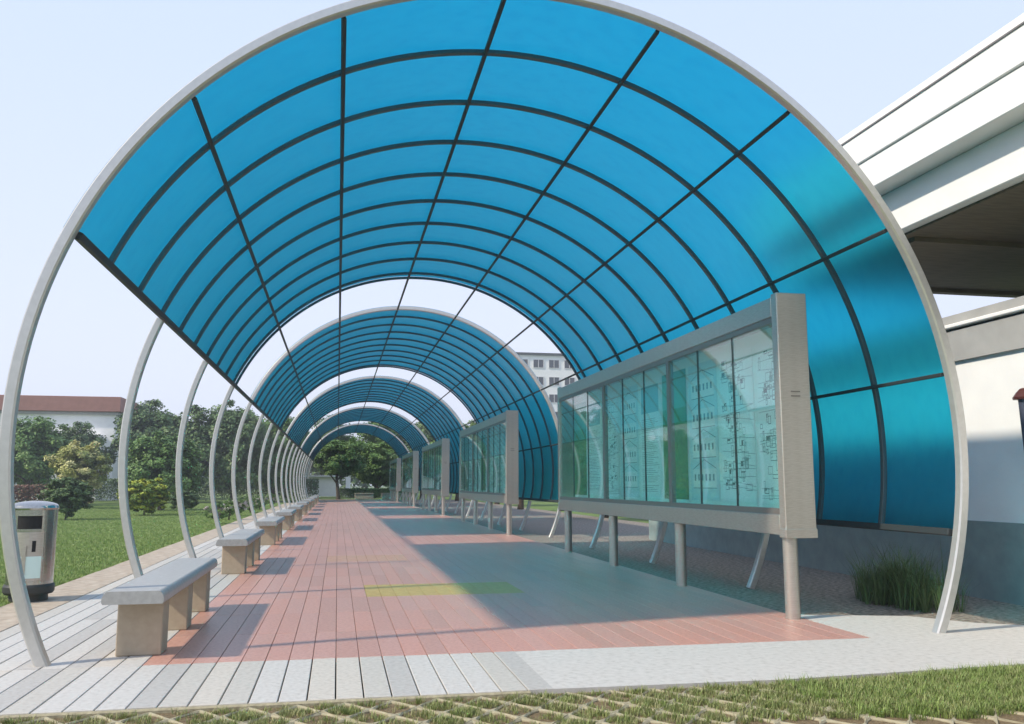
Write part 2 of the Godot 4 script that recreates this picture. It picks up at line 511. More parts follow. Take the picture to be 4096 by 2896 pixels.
func print_sheet(kind: int, sd: int) -> StandardMaterial3D:
	var r := RandomNumberGenerator.new()
	r.seed = sd
	var w := 256
	var h := 512
	var im := Image.create(w, h, false, Image.FORMAT_RGB8)
	var ink := Color(0.22, 0.28, 0.29)
	im.fill(Color(0.87, 0.95, 0.92))
	if kind == 0:      # town plan: outlines of blocks
		for k in 70:
			var x := r.randi_range(10, 200)
			var y := r.randi_range(20, 470)
			var s := Vector2(r.randi_range(8, 44), r.randi_range(8, 38))
			var c := ink.lerp(Color(0.80, 0.90, 0.86), r.randf() * 0.7)
			line(im, Vector2(x, y), Vector2(x + s.x, y), c)
			line(im, Vector2(x, y + s.y), Vector2(x + s.x, y + s.y), c)
			line(im, Vector2(x, y), Vector2(x, y + s.y), c)
			line(im, Vector2(x + s.x, y), Vector2(x + s.x, y + s.y), c)
			if r.randf() < 0.35:
				im.fill_rect(Rect2i(x, y, int(s.x * 0.6), int(s.y * 0.5)), c)
		for k in 14:
			var y := r.randf_range(10, 500)
			line(im, Vector2(6, y), Vector2(250, y + r.randf_range(-30, 30)), ink.lerp(Color(0.8, 0.9, 0.86), 0.6))
	elif kind == 1:    # green picture with foliage-like mottling
		for y in h:
			for x in w:
				var v := r.randf()
				im.set_pixel(x, y, Color(0.18, 0.48, 0.24).lerp(Color(0.42, 0.66, 0.34), v * v))
		im.fill_rect(Rect2i(0, 0, w, 150), Color(0.36, 0.66, 0.56))
		for k in 60:
			line(im, Vector2(r.randi_range(0, w), r.randi_range(150, h)), Vector2(r.randi_range(0, w), r.randi_range(150, h)), Color(0.14, 0.36, 0.20))
	elif kind == 2:    # rows of small print under a heading picture
		im.fill_rect(Rect2i(20, 24, 216, 120), Color(0.52, 0.74, 0.76))
		for k in 40:
			var y := 170 + k * 8
			if k % 9 == 8:
				continue
			line(im, Vector2(22, y), Vector2(22 + r.randi_range(120, 212), y), ink.lerp(Color(0.8, 0.9, 0.86), 0.45))
	else:              # house elevations
		im.fill(Color(0.74, 0.87, 0.86))
		for k in 4:
			var y := 60 + k * 112
			im.fill_rect(Rect2i(24, y, 208, 70), Color(0.86, 0.92, 0.89))
			line(im, Vector2(24, y), Vector2(128, y - 34), ink)
			line(im, Vector2(128, y - 34), Vector2(232, y), ink)
			for j in 6:
				im.fill_rect(Rect2i(36 + j * 33, y + 20, 14, 24), Color(0.40, 0.52, 0.54))
			line(im, Vector2(24, y + 70), Vector2(232, y + 70), ink)
	var m := StandardMaterial3D.new()
	m.albedo_texture = ImageTexture.create_from_image(im)
	m.roughness = 0.75
	return m

func sheet_mesh(w: float, h: float) -> ArrayMesh:
	# a thin paper board whose printed face looks along -x
	var st := begin()
	var t := 0.003
	var uv := [Vector2(0, 1), Vector2(1, 1), Vector2(1, 0), Vector2(0, 0)]
	var v := [Vector3(-t, -h / 2, -w / 2), Vector3(-t, -h / 2, w / 2), Vector3(-t, h / 2, w / 2), Vector3(-t, h / 2, -w / 2)]
	for o in [[0, 1, 2], [0, 2, 3]]:
		var q = o
		if (v[o[2]] - v[o[0]]).cross(v[o[1]] - v[o[0]]).dot(Vector3.LEFT) < 0:
			q = [o[0], o[2], o[1]]
		for x in q:
			st.set_uv(uv[x])
			st.add_vertex(v[x])
	st.set_uv(Vector2(0.01, 0.01))
	for s in [-1.0, 1.0]:
		quad(st, Vector3(-t, s * h / 2, -w / 2), Vector3(0, s * h / 2, -w / 2), Vector3(0, s * h / 2, w / 2), Vector3(-t, s * h / 2, w / 2), Vector3(0, s, 0))
		quad(st, Vector3(-t, -h / 2, s * w / 2), Vector3(0, -h / 2, s * w / 2), Vector3(0, h / 2, s * w / 2), Vector3(-t, h / 2, s * w / 2), Vector3(0, 0, s))
	return done(st)

func posters() -> void:
	var kinds := [0, 0, 3, 1, 2, 3, 0, 2, 1]
	var what := ["mint town plan drawing", "green foliage picture", "notice with blue heading", "sheet of house drawings"]
	var ord := ["first", "second", "third", "fourth", "fifth", "sixth", "seventh", "eighth", "ninth"]
	var prints := []
	for k in 4:
		prints.append(print_sheet(k, 40 + k))
	var prints_b := print_sheet(0, 77)
	var mesh := sheet_mesh(0.88, 1.76)
	for c in 2:
		for k in 9:
			var kind: int = kinds[(k + c * 3) % 9]
			var o := part("poster", mesh, prints_b if kind == 0 and k % 2 == 1 else prints[kind], self, Vector3(4.29 + 0.292, 1.975, -7.92 - PERIOD * c - 0.12 - (k + 0.5) * (8.76 / 9.0)))
			tag(o, "%s in the %s pane from the near end of the %s cabinet" % [what[kind], ord[k], ["nearest", "second"][c]], "poster", "printed sheets inside the notice cabinets")

# ---------------------------------------------------------------- plants
func leaf(arr: Array, at: Vector3, out: Vector3, size: float, c: Color, r: RandomNumberGenerator) -> void:
	var n := (out + Vector3(r.randf_range(-1, 1), r.randf_range(-0.4, 1.2), r.randf_range(-1, 1)) * 0.9).normalized()
	var u := n.cross(Vector3(r.randf_range(-1, 1), r.randf_range(-1, 1), r.randf_range(-1, 1))).normalized() * size
	var w := n.cross(u) * 0.62
	var v: PackedVector3Array = arr[0]
	var cc: PackedColorArray = arr[1]
	v.append_array(PackedVector3Array([at - u, at + w + n * size * 0.15, at + u, at - u, at + u, at - w + n * size * 0.15]))
	cc.append_array(PackedColorArray([c, c, c, c, c, c]))
	arr[0] = v
	arr[1] = cc

func leaf_mesh(arr: Array) -> ArrayMesh:
	var a := []
	a.resize(Mesh.ARRAY_MAX)
	a[Mesh.ARRAY_VERTEX] = arr[0]
	a[Mesh.ARRAY_COLOR] = arr[1]
	var m := ArrayMesh.new()
	m.add_surface_from_arrays(Mesh.PRIMITIVE_TRIANGLES, a)
	return m

# a crown of unit radius made of leaf clumps spread through an uneven ball
func crown(sd: int, clumps: int, per: int, size: float, cols: Array, spread := 0.24, flat_bottom := 0.0) -> ArrayMesh:
	var r := RandomNumberGenerator.new()
	r.seed = sd
	var arr := [PackedVector3Array(), PackedColorArray()]
	for k in clumps:
		var d := Vector3(r.randfn(), r.randfn(), r.randfn()).normalized()
		if d.y < -flat_bottom and flat_bottom > 0.0:
			d.y = -flat_bottom
		var rad := pow(r.randf(), 0.4) * (0.72 + 0.28 * r.randf())
		var c := d * rad
		var tone: Color = cols[r.randi() % cols.size()]
		var s := spread * r.randf_range(0.65, 1.25)
		for j in per:
			var e := Vector3(r.randfn(), r.randfn(), r.randfn())
			e = e.normalized() * s * pow(r.randf(), 0.5)
			e.y *= 0.75
			var q := tone * r.randf_range(0.75, 1.25)
			q.a = 1.0
			leaf(arr, c + e, (c * 0.6 + e * 2.0 + Vector3(0, 0.25, 0)).normalized(), size * r.randf_range(0.7, 1.3), q, r)
	return leaf_mesh(arr)

func trunk_mesh(sd: int, h: float, rad: float, limbs: int, spread: float, fork: float) -> ArrayMesh:
	var r := RandomNumberGenerator.new()
	r.seed = sd
	var st := SurfaceTool.new()
	st.begin(Mesh.PRIMITIVE_TRIANGLES)
	var lean := Vector3(r.randf_range(-0.06, 0.06), 0, r.randf_range(-0.06, 0.06)) * h
	add_tube(st, [Vector3(0, -0.05, 0), Vector3(0, 0.08 * h, 0) + lean * 0.1, Vector3(0, fork * h, 0) + lean * 0.6, Vector3(0, 0.8 * h, 0) + lean], [rad * 1.35, rad, rad * 0.8, rad * 0.25], 9)
	for k in limbs:
		var t := TAU * (k + r.randf() * 0.6) / limbs
		var d := Vector3(cos(t), 0, sin(t))
		var y0 := h * r.randf_range(fork * 0.85, fork * 1.5)
		var b := Vector3(0, y0, 0) + lean * 0.6
		add_tube(st, [b, b + d * spread * 0.45 + Vector3(0, h * 0.16, 0), b + d * spread * 0.85 + Vector3(0, h * 0.34, 0)], [rad * 0.5, rad * 0.34, rad * 0.1], 6)
	return st.commit()

func tree(label: String, at: Vector3, height: float, half_w: float, crown_bottom: float, mesh: ArrayMesh, sd: int, called := "broadleaf_tree", rad := 0.14) -> Node3D:
	var t := thing(called, label, "tree", at, sd * 1.7, "trees round the lawn and path")
	part("trunk", trunk_mesh(sd, height * 0.85, rad, 6, half_w * 0.8, clampf(crown_bottom / height * 1.1, 0.15, 0.6)), M.bark, t)
	var o := part("crown", mesh, M.leaf, t, Vector3(0, (height + crown_bottom) / 2, 0))
	o.scale = Vector3(half_w, (height - crown_bottom) / 2, half_w)
	return t

func shrub(called: String, label: String, at: Vector3, half_w: float, h: float, mesh: ArrayMesh, sd: int, group := "") -> Node3D:
	var t := thing(called, label, "shrub", at, sd * 2.3, group)
	part("stem", trunk_mesh(sd, h * 0.6, 0.03, 5, half_w * 0.6, 0.25), M.bark, t)
	var o := part("foliage", mesh, M.leaf, t, Vector3(0, h * 0.53, 0))
	o.scale = Vector3(half_w, h * 0.5, half_w)
	return t

func hedge_mesh(sd: int, size: Vector3, n: int, leaf_size: float, cols: Array) -> ArrayMesh:
	var r := RandomNumberGenerator.new()
	r.seed = sd
	var arr := [PackedVector3Array(), PackedColorArray()]
	for k in n:
		var p := Vector3(r.randf_range(-0.5, 0.5), pow(r.randf(), 0.6), r.randf_range(-0.5, 0.5))
		if r.randf() < 0.5:
			p.z = 0.5 * signf(p.z) * r.randf_range(0.8, 1.05)
		var q: Color = cols[r.randi() % cols.size()] * r.randf_range(0.7, 1.3)
		q.a = 1.0
		leaf(arr, p * size, Vector3(p.x * 0.2, 0.6, p.z * 1.6), leaf_size * r.randf_range(0.7, 1.3), q, r)
	return leaf_mesh(arr)

func tuft(sd: int, blades: int, h: float, w: float, spread: float) -> ArrayMesh:
	var r := RandomNumberGenerator.new()
	r.seed = sd
	var arr := [PackedVector3Array(), PackedColorArray()]
	for k in blades:
		var t := r.randf() * TAU
		var b := Vector3(cos(r.randf() * TAU), 0, sin(t)) * spread * r.randf()
		var d := Vector3(cos(t), 0, sin(t))
		var s := Vector3(-d.z, 0, d.x) * w * r.randf_range(0.7, 1.2)
		var hh := h * r.randf_range(0.5, 1.15)
		var mid := b + d * hh * 0.16 + Vector3(0, hh * 0.6, 0)
		var top := b + d * hh * r.randf_range(0.3, 0.7) + Vector3(0, hh, 0)
		var q := Color.WHITE * r.randf_range(0.75, 1.2)
		q.a = 1
		arr[0].append_array(PackedVector3Array([b - s, b + s, mid + s * 0.7, b - s, mid + s * 0.7, mid - s * 0.7, mid - s * 0.7, mid + s * 0.7, top]))
		for j in 9:
			arr[1].append(q)
	return leaf_mesh(arr)

func scatter(called: String, label: String, category: String, mesh: ArrayMesh, places: Array, cols: Array, sd: int, parent: Node = self) -> MultiMeshInstance3D:
	var r := RandomNumberGenerator.new()
	r.seed = sd
	var mm := MultiMesh.new()
	mm.transform_format = MultiMesh.TRANSFORM_3D
	mm.use_colors = true
	mm.mesh = mesh
	mm.instance_count = places.size()
	for k in places.size():
		var s := r.randf_range(0.65, 1.3)
		mm.set_instance_transform(k, Transform3D(Basis(Vector3.UP, r.randf() * TAU).scaled(Vector3(s, s * r.randf_range(0.7, 1.2), s)), places[k]))
		var c: Color = cols[r.randi() % cols.size()] * r.randf_range(0.8, 1.2)
		c.a = 1
		mm.set_instance_color(k, c)
	var o := MultiMeshInstance3D.new()
	o.multimesh = mm
	o.material_override = M.grass
	o.name = numbered(called) if parent == self else called
	parent.add_child(o, true)
	o.set_meta("kind", "stuff")
	if parent == self:
		o.set_meta("label", label)
		o.set_meta("category", category)
	return o

# ---------------------------------------------------------------- the scene
func _ready() -> void:
	rng.seed = 5
	# camera, sky, sun, exposure
	var cam := Camera3D.new()
	cam.name = "camera"
	add_child(cam)
	cam.position = Vector3(0, 1.3, 0)
	cam.rotation_degrees = Vector3(7.984, -11.231, 0)
	cam.fov = 45.19
	cam.near = 0.05
	cam.far = 2000.0
	cam.current = true
	var env := Environment.new()
	env.background_mode = Environment.BG_SKY
	var skym := ProceduralSkyMaterial.new()
	skym.sky_top_color = Color(0.75, 0.82, 0.955)
	skym.sky_horizon_color = Color(0.90, 0.915, 0.965)
	skym.sky_curve = 0.22
	skym.ground_bottom_color = Color(0.35, 0.36, 0.33)
	skym.ground_horizon_color = Color(0.80, 0.83, 0.86)
	var sky := Sky.new()
	sky.sky_material = skym
	env.sky = sky
	env.background_energy_multiplier = 1.04
	env.tonemap_mode = Environment.TONE_MAPPER_LINEAR
	env.tonemap_exposure = 1.22
	env.fog_enabled = true
	env.fog_density = 0.0014
	env.fog_light_color = Color(0.88, 0.92, 0.97)
	env.sdfgi_enabled = true
	env.ssao_enabled = true
	env.ssil_enabled = true
	var we := WorldEnvironment.new()
	we.name = "world_environment"
	we.environment = env
	add_child(we)
	var sun := DirectionalLight3D.new()
	sun.name = "sun"
	sun.light_energy = 1.2
	sun.light_color = Color(1.0, 0.95, 0.87)
	sun.light_angular_distance = 1.8
	sun.shadow_enabled = true
	add_child(sun)
	sun.look_at_from_position(Vector3.ZERO, Vector3(1.13, -1.0, -0.3))

	materials()
	M["notice"] = print_sheet(2, 91)
	ground()
	buildings()
	canopies()
	furniture()
	planting()

func ground() -> void:
	struct("ground", box(Vector3(900, 0.2, 900)), M.lawn_ground, Vector3(0, -0.25, -300))
	struct("lawn", box(Vector3(60, 0.12, 90)), M.lawn_ground, Vector3(-33.52, -0.075, -50.0))
	# bed under the paving; what shows of it are the joints
	var paving := Node3D.new()
	paving.name = "pavement"
	add_child(paving)
	paving.set_meta("kind", "structure")
	part("bed", box(Vector3(7.5, 0.1, 70.6)), M.bedding, paving, Vector3(0.85, -0.092, -40.9))
	var pitch := 0.172
	var r := RandomNumberGenerator.new()
	r.seed = 21
	# pale planks: one row across the front, and rows down the lawn side
	var front := box(Vector3(pitch - 0.009, 0.035, 1.28), 0.003)
	var x := -2.9
	while x < 1.25:
		var o := part("plank", front, M["plank_%d" % (r.randi() % 4)], paving, Vector3(x + pitch / 2, -0.0175 + r.randf_range(-0.001, 0.001), -6.30))
		o.rotation.x = r.randf_range(-0.0008, 0.0008)
		x += pitch
	var side := box(Vector3(pitch - 0.009, 0.035, 2.35), 0.003)
	for k in 9:
		for j in 7:
			part("plank", side, M["plank_%d" % (r.randi() % 4)], paving, Vector3(-2.9 + pitch * (k + 0.5), -0.0175 + r.randf_range(-0.001, 0.001), -6.95 - 2.36 * (j + 0.5)))
	strips("far_planks", M.stone_pale, paving, -2.9, pitch, 9, 0.009, -23.48, 2.36, 22, r)
	# pink walkway of long pavers
	var pink := box(Vector3(pitch - 0.0045, 0.035, BAY - 0.0045), 0.002)
	var x0 := -2.9 + pitch * 9
	for k in 34:
		for j in 8:
			var px := x0 + pitch * (k + 0.5)
			var m: Material = M["pink_%d" % (r.randi() % 5)]
			if j == 3 and px > 0.4 and px < 2.32:
				m = M.paving_yellow
			elif j == 7 and px > -0.1 and px < 1.25:
				m = M.paving_tan
			part("paver", pink, m, paving, Vector3(px, -0.0175 + r.randf_range(-0.0008, 0.0008), -6.95 - BAY * (j + 0.5)))
	var z0 := -6.95 - BAY * 8
	strips("far_pavers", M.paving_pink, paving, x0, pitch, 34, 0.0045, z0, BAY, 49, r)
	# plain concrete apron on the cabinet side
	var st := begin()
	var edge := [Vector3(1.245, 0, -5.66), Vector3(1.245, 0, -6.945), Vector3(4.52, 0, -6.945), Vector3(4.52, 0, -8.3), Vector3(5.6, 0, -8.0), Vector3(5.95, 0, -7.5), Vector3(6.9, 0, -6.9), Vector3(9.0, 0, -6.3), Vector3(9.0, 0, -5.0), Vector3(5.0, 0, -5.75), Vector3(3.0, 0, -5.62)]
	var pts := PackedVector2Array()
	for e in edge:
		pts.append(Vector2(e.x, e.z))
	var tris := Geometry2D.triangulate_polygon(pts)
	for k in range(0, tris.size(), 3):
		tri(st, edge[tris[k]], edge[tris[k + 1]], edge[tris[k + 2]], Vector3.UP)
	for k in edge.size():
		var a: Vector3 = edge[k]
		var b: Vector3 = edge[(k + 1) % edge.size()]
		var n := Vector3(b.z - a.z, 0, a.x - b.x)
		quad(st, a, b, b + Vector3(0, -0.1, 0), a + Vector3(0, -0.1, 0), n)
	struct("concrete_apron", done(st), M.concrete, Vector3(0, -0.002, 0))
	struct("dirt_strip", box(Vector3(6.0, 0.1, 70.0)), M.gravel_dirt, Vector3(7.52, -0.085, -40.0))
	# stone edging between planks and lawn
	var edging := Node3D.new()
	edging.name = "path_edging"
	add_child(edging)
	edging.set_meta("kind", "structure")
	for k in 48:
		var l := 1.19
		var o := part("edging_stone", box(Vector3(0.60, 0.09, l - 0.012), 0.006), M.path_stone, edging, Vector3(-3.212, -0.048 + r.randf_range(-0.002, 0.002), -6.0 - l * (k + 0.5)))
		o.rotation.y = r.randf_range(-0.002, 0.002)
	# concrete lattice with earth and grass in its cells
	var lat := Node3D.new()
	lat.name = "grass_paving"
	add_child(lat)
	lat.set_meta("kind", "structure")
	part("soil_bed", box(Vector3(14, 0.1, 3.2)), M.soil, lat, Vector3(1.5, -0.082, -4.09))
	part("kerb", box(Vector3(5.9, 0.09, 0.06), 0.008), M.lattice_concrete, lat, Vector3(-1.70, -0.052, -5.662))
	var cell := paver_cell(0.28, 0.36)
	for j in 6:
		for k in 30:
			var cx := -3.0 + 0.28 * k + (0.14 if j % 2 else 0.0)
			var cz := -5.63 + 0.18 * (j + 1)
			if cz < -5.5 and cx > 3.2:
				continue
			part("lattice_cell", cell, M.lattice_concrete, lat, Vector3(cx, -0.018 + r.randf_range(-0.003, 0.003), cz))

# the pieces too far off to pick apart, joined into one part
func strips(called: String, m: StandardMaterial3D, parent: Node, x0: float, pitch: float, columns: int, gap: float, z0: float, long: float, rows: int, r: RandomNumberGenerator) -> void:
	var st := begin()
	for k in columns:
		for j in rows:
			var c := Color.WHITE * r.randf_range(0.89, 1.0)
			c.a = 1.0
			st.set_color(c)
			add_box(st, Vector3(x0 + pitch * (k + 0.5), -0.0175, z0 - long * (j + 0.5)), Vector3(pitch - gap, 0.035, long - gap))
	var v := tinted(called, m, Color.WHITE)
	v.vertex_color_use_as_albedo = true
	part(called, done(st), v, parent).set_meta("kind", "stuff")

# how grassy a lattice cell is: some hold only earth
func patch(x: float, z: float) -> float:
	var v := sin(x * 7.3 + z * 3.1) * sin(x * 2.9 - z * 5.7 + 1.0)
	return clampf(0.5 + 0.5 * v, 0.05, 0.95)

func paver_cell(w: float, d: float) -> ArrayMesh:
	# one diamond-shaped ring
	var st := begin()
	var o := [Vector3(w / 2, 0, 0), Vector3(0, 0, d / 2), Vector3(-w / 2, 0, 0), Vector3(0, 0, -d / 2)]
	var n := 12
	var ring := []
	var inner := []
	for k in n:
		var a := TAU * k / n
		var c := cos(a)
		var s := sin(a)
		var m := absf(c) + absf(s)
		ring.append(Vector3(c / m * w / 2, 0, s / m * d / 2))
		var q := pow(pow(absf(c), 1.3) + pow(absf(s), 1.3), 1.0 / 1.3)
		inner.append(Vector3(c / q * w * 0.40, 0, s / q * d * 0.40))
	var drop := Vector3(0, -0.05, 0)
	for k in n:
		var k2 := (k + 1) % n
		var lip: Vector3 = Vector3(0, -0.008, 0)
		quad(st, ring[k] * 0.998, ring[k2] * 0.998, inner[k2] * 1.08, inner[k] * 1.08, Vector3.UP)
		quad(st, inner[k] * 1.08, inner[k2] * 1.08, inner[k2] + lip, inner[k] + lip, Vector3.UP)
		quad(st, inner[k] + lip, inner[k2] + lip, inner[k2] + drop, inner[k] + drop, -inner[k])
		quad(st, ring[k] * 0.998, ring[k2] * 0.998, ring[k2] * 0.998 + drop, ring[k] * 0.998 + drop, ring[k])
	return done(st)

func canopies() -> void:
	var names := ["nearest blue vaulted canopy section, its front hoop framing the whole view", "second blue vaulted canopy section, beyond the first open gap", "third blue vaulted canopy section, beyond the second open gap", "fourth blue vaulted canopy section, small and far down the walkway", "farthest blue vaulted canopy section in front of the end trees"]
	var first: Node3D = null
	for k in 5:
		var c := canopy_section(first if k < 4 else null, k, names[k])
		if k == 0:
			first = c

func furniture() -> void:
	var ord := ["nearest", "second", "third", "fourth", "fifth", "sixth", "seventh", "eighth", "ninth", "farthest"]
	var b: Node3D = null
	for k in 10:
		var c := bench(b, k, "%s stone bench %s" % [ord[k], ["with three tan block legs, beside the first hoop leg", "of the row along the lawn side, behind the nearest one"][mini(k, 1)] if k < 2 else "of the row along the lawn side, counted from the front"])
		if k == 0:
			b = c
	litter_bin()
	var cb: Node3D = null
	var which := ["nearest large glazed notice cabinet on round steel legs with a broad steel end panel", "second glazed notice cabinet, seen past the end of the nearest one", "third glazed notice cabinet, farther down the walkway", "fourth glazed notice cabinet, far down the walkway", "farthest glazed notice cabinet at the end of the walkway"]
	for k in 5:
		var c := cabinet(cb, k, which[k])
		if k == 0:
			cb = c
	posters()
	# lantern on the white wall at the picture's right edge
	var l := thing("wall_lantern", "slate lantern with dark red cap on the white wall", "lantern", Vector3(7.38, 1.60, -8.25))
	part("body", tube([Vector3(0, 0.0, 0), Vector3(0, 0.62, 0)], [0.055, 0.08], 4), M.lantern_body, l)
	part("cap", lathe([Vector2(0, 0.621), Vector2(0.115, 0.621), Vector2(0.12, 0.645), Vector2(0.08, 0.70), Vector2(0.04, 0.74), Vector2(0, 0.75)], 6), M.lantern_cap, l)
	part("bracket", box(Vector3(0.16, 0.04, 0.04)), M.lantern_cap, l, Vector3(0.07, 0.3, 0))

func window(parent: Node, at: Vector3, w: float, h: float, lights: int, turn := 0.0) -> void:
	# a frame with panes set back in it, looking along +z before the turn
	var st := begin()
	var f := 0.09
	add_box(st, Vector3(0, h / 2 - f / 2, 0), Vector3(w, f, 0.12))
	add_box(st, Vector3(0, -h / 2 + f / 2, 0), Vector3(w, f, 0.12))
	for k in lights + 1:
		add_box(st, Vector3(-w / 2 + f / 2 + (w - f) * k / lights, 0, 0), Vector3(f, h - 2 * f, 0.12))
	var key := "window %s %s %d" % [w, h, lights]
	if not boxes.has(key):
		boxes[key] = done(st)
	var o := part("window", boxes[key], M.window_frame, parent, at, Vector3(0, turn, 0))
	for k in lights:
		part("pane", box(Vector3((w - f) / lights - f - 0.01, h - 2 * f - 0.01, 0.02)), M.window_glass, o, Vector3(-w / 2 + f / 2 + (w - f) * (k + 0.5) / lights, 0, -0.03))

func buildings() -> void:
	# the low wall-like wing beside the walkway
	var t := thing("side_building", "low white building with grey-green plinth and grey coping beside the walkway", "building", Vector3(7.5, 0, -12.0))
	part("wall", box(Vector3(4.0, 1.94, 17.0)), M.white_plaster, t, Vector3(2.0, 1.835, 0))
	part("plinth", box(Vector3(4.04, 0.95, 17.04)), M.plinth_paint, t, Vector3(2.0, 0.39, 0))
	part("band", box(Vector3(4.10, 0.38, 17.1)), M.grey_band, t, Vector3(2.0, 2.995, 0))
	part("shadow_gap", box(Vector3(3.98, 0.03, 16.98)), M.black_line, t, Vector3(2.0, 3.2, 0))
	part("coping", box(Vector3(4.20, 0.05, 17.2), 0.01), M.white_plaster, t, Vector3(2.0, 3.24, 0))
	part("parapet", box(Vector3(4.0, 0.13, 17.0)), M.grey_band, t, Vector3(2.0, 3.33, 0))
	# the tall porch roof
	var p := thing("porch_roof", "high white flat roof with stepped fascia and dark brown soffit", "roof", Vector3(6.6, 0, -4.0))
	var z0 := -8.9
	var z1 := 14.0
	var l := z1 - z0
	var zc := (z0 + z1) / 2
	part("fascia_board", box(Vector3(14.0, 0.50, l), 0.01), M.white_plaster, p, Vector3(7.0, 5.72, zc))
	part("fascia_board", box(Vector3(13.96, 0.395, l - 0.04), 0.01), M.white_plaster, p, Vector3(7.01, 5.268, zc))
	part("fascia_board", box(Vector3(13.5, 0.56, l - 0.3), 0.01), M.white_plaster, p, Vector3(7.1, 4.788, zc))
	part("cap_line", box(Vector3(14.03, 0.02, l + 0.03)), M.frame_grey, p, Vector3(7.0, 5.86, zc))
	part("soffit", box(Vector3(13.2, 0.03, l - 0.5)), M.soffit_brown, p, Vector3(7.1, 4.492, zc))
	for k in 6:
		part("soffit_beam", box(Vector3(12.9, 0.06, 0.16)), M.soffit_beam if k == 2 else M.soffit_brown, p, Vector3(7.1, 4.446, z0 + 0.5 + k * 2.6))
	for z in [-8.4, 0.0, 8.0]:
		part("column", box(Vector3(0.45, 4.5, 0.45), 0.02), M.white_plaster, p, Vector3(7.4, 2.25, z))
	# far building beyond the lawn
	var b := thing("lawn_building", "white building with broad red-brown fascia beyond the lawn trees", "building", Vector3(-29.0, 0, -80.0))
	part("wall", box(Vector3(22.6, 7.0, 10)), M.white_plaster, b, Vector3(0, 3.5, 0))
	part("fascia", box(Vector3(23.4, 1.2, 10.8), 0.02), M.fascia_red, b, Vector3(0, 7.65, 0))
	part("eaves_band", box(Vector3(23.0, 0.22, 10.4)), M.grey_band, b, Vector3(0, 6.92, 0))
	part("bay_front", box(Vector3(3.4, 5.2, 0.6)), M.white_plaster, b, Vector3(8.6, 2.6, 5.28))
	part("canopy_slab", box(Vector3(4.2, 0.18, 1.3)), M.window_frame, b, Vector3(8.4, 5.05, 5.7))
	for k in 6:
		window(b, Vector3(-9.6 + k * 3.2, 3.9, 5.04), 1.9, 1.6, 2)
		window(b, Vector3(-9.6 + k * 3.2, 1.5, 5.04), 1.9, 1.5, 2)
	# tall white block far behind
	var w := thing("apartment_block", "tall white block with rows of windows far behind the first roof gap", "building", Vector3(38.4, 0, -166.0))
	part("wall", box(Vector3(19.5, 25.6, 12)), M.white_plaster, w, Vector3(0, 12.8, 0))
	part("roof_edge", box(Vector3(20.2, 0.45, 12.7)), M.dark_base, w, Vector3(0, 25.83, 0))
	for f in 7:
		for k in 6:
			window(w, Vector3(-7.6 + k * 3.05, 24.0 - f * 3.3, 6.04), 2.1, 1.65, 2)
	# low white pavilion at the end
	var v := thing("end_pavilion", "low white pavilion behind the tree at the end of the walkway", "building", Vector3(-1.9, 0, -96.0))
	part("wall", box(Vector3(4.2, 2.0, 3.0)), M.white_plaster, v, Vector3(0, 1.0, 0))
	part("roof", box(Vector3(5.2, 0.18, 3.8), 0.02), M.window_frame, v, Vector3(-0.2, 2.1, 0))
	part("pillar", box(Vector3(0.5, 2.5, 0.5)), M.white_plaster, v, Vector3(3.0, 1.25, 0.6))
	part("low_wall", box(Vector3(3.6, 0.8, 0.3)), M.white_plaster, v, Vector3(3.9, 0.4, 1.2))
	window(v, Vector3(-0.7, 1.1, 1.53), 1.1, 1.0, 2)

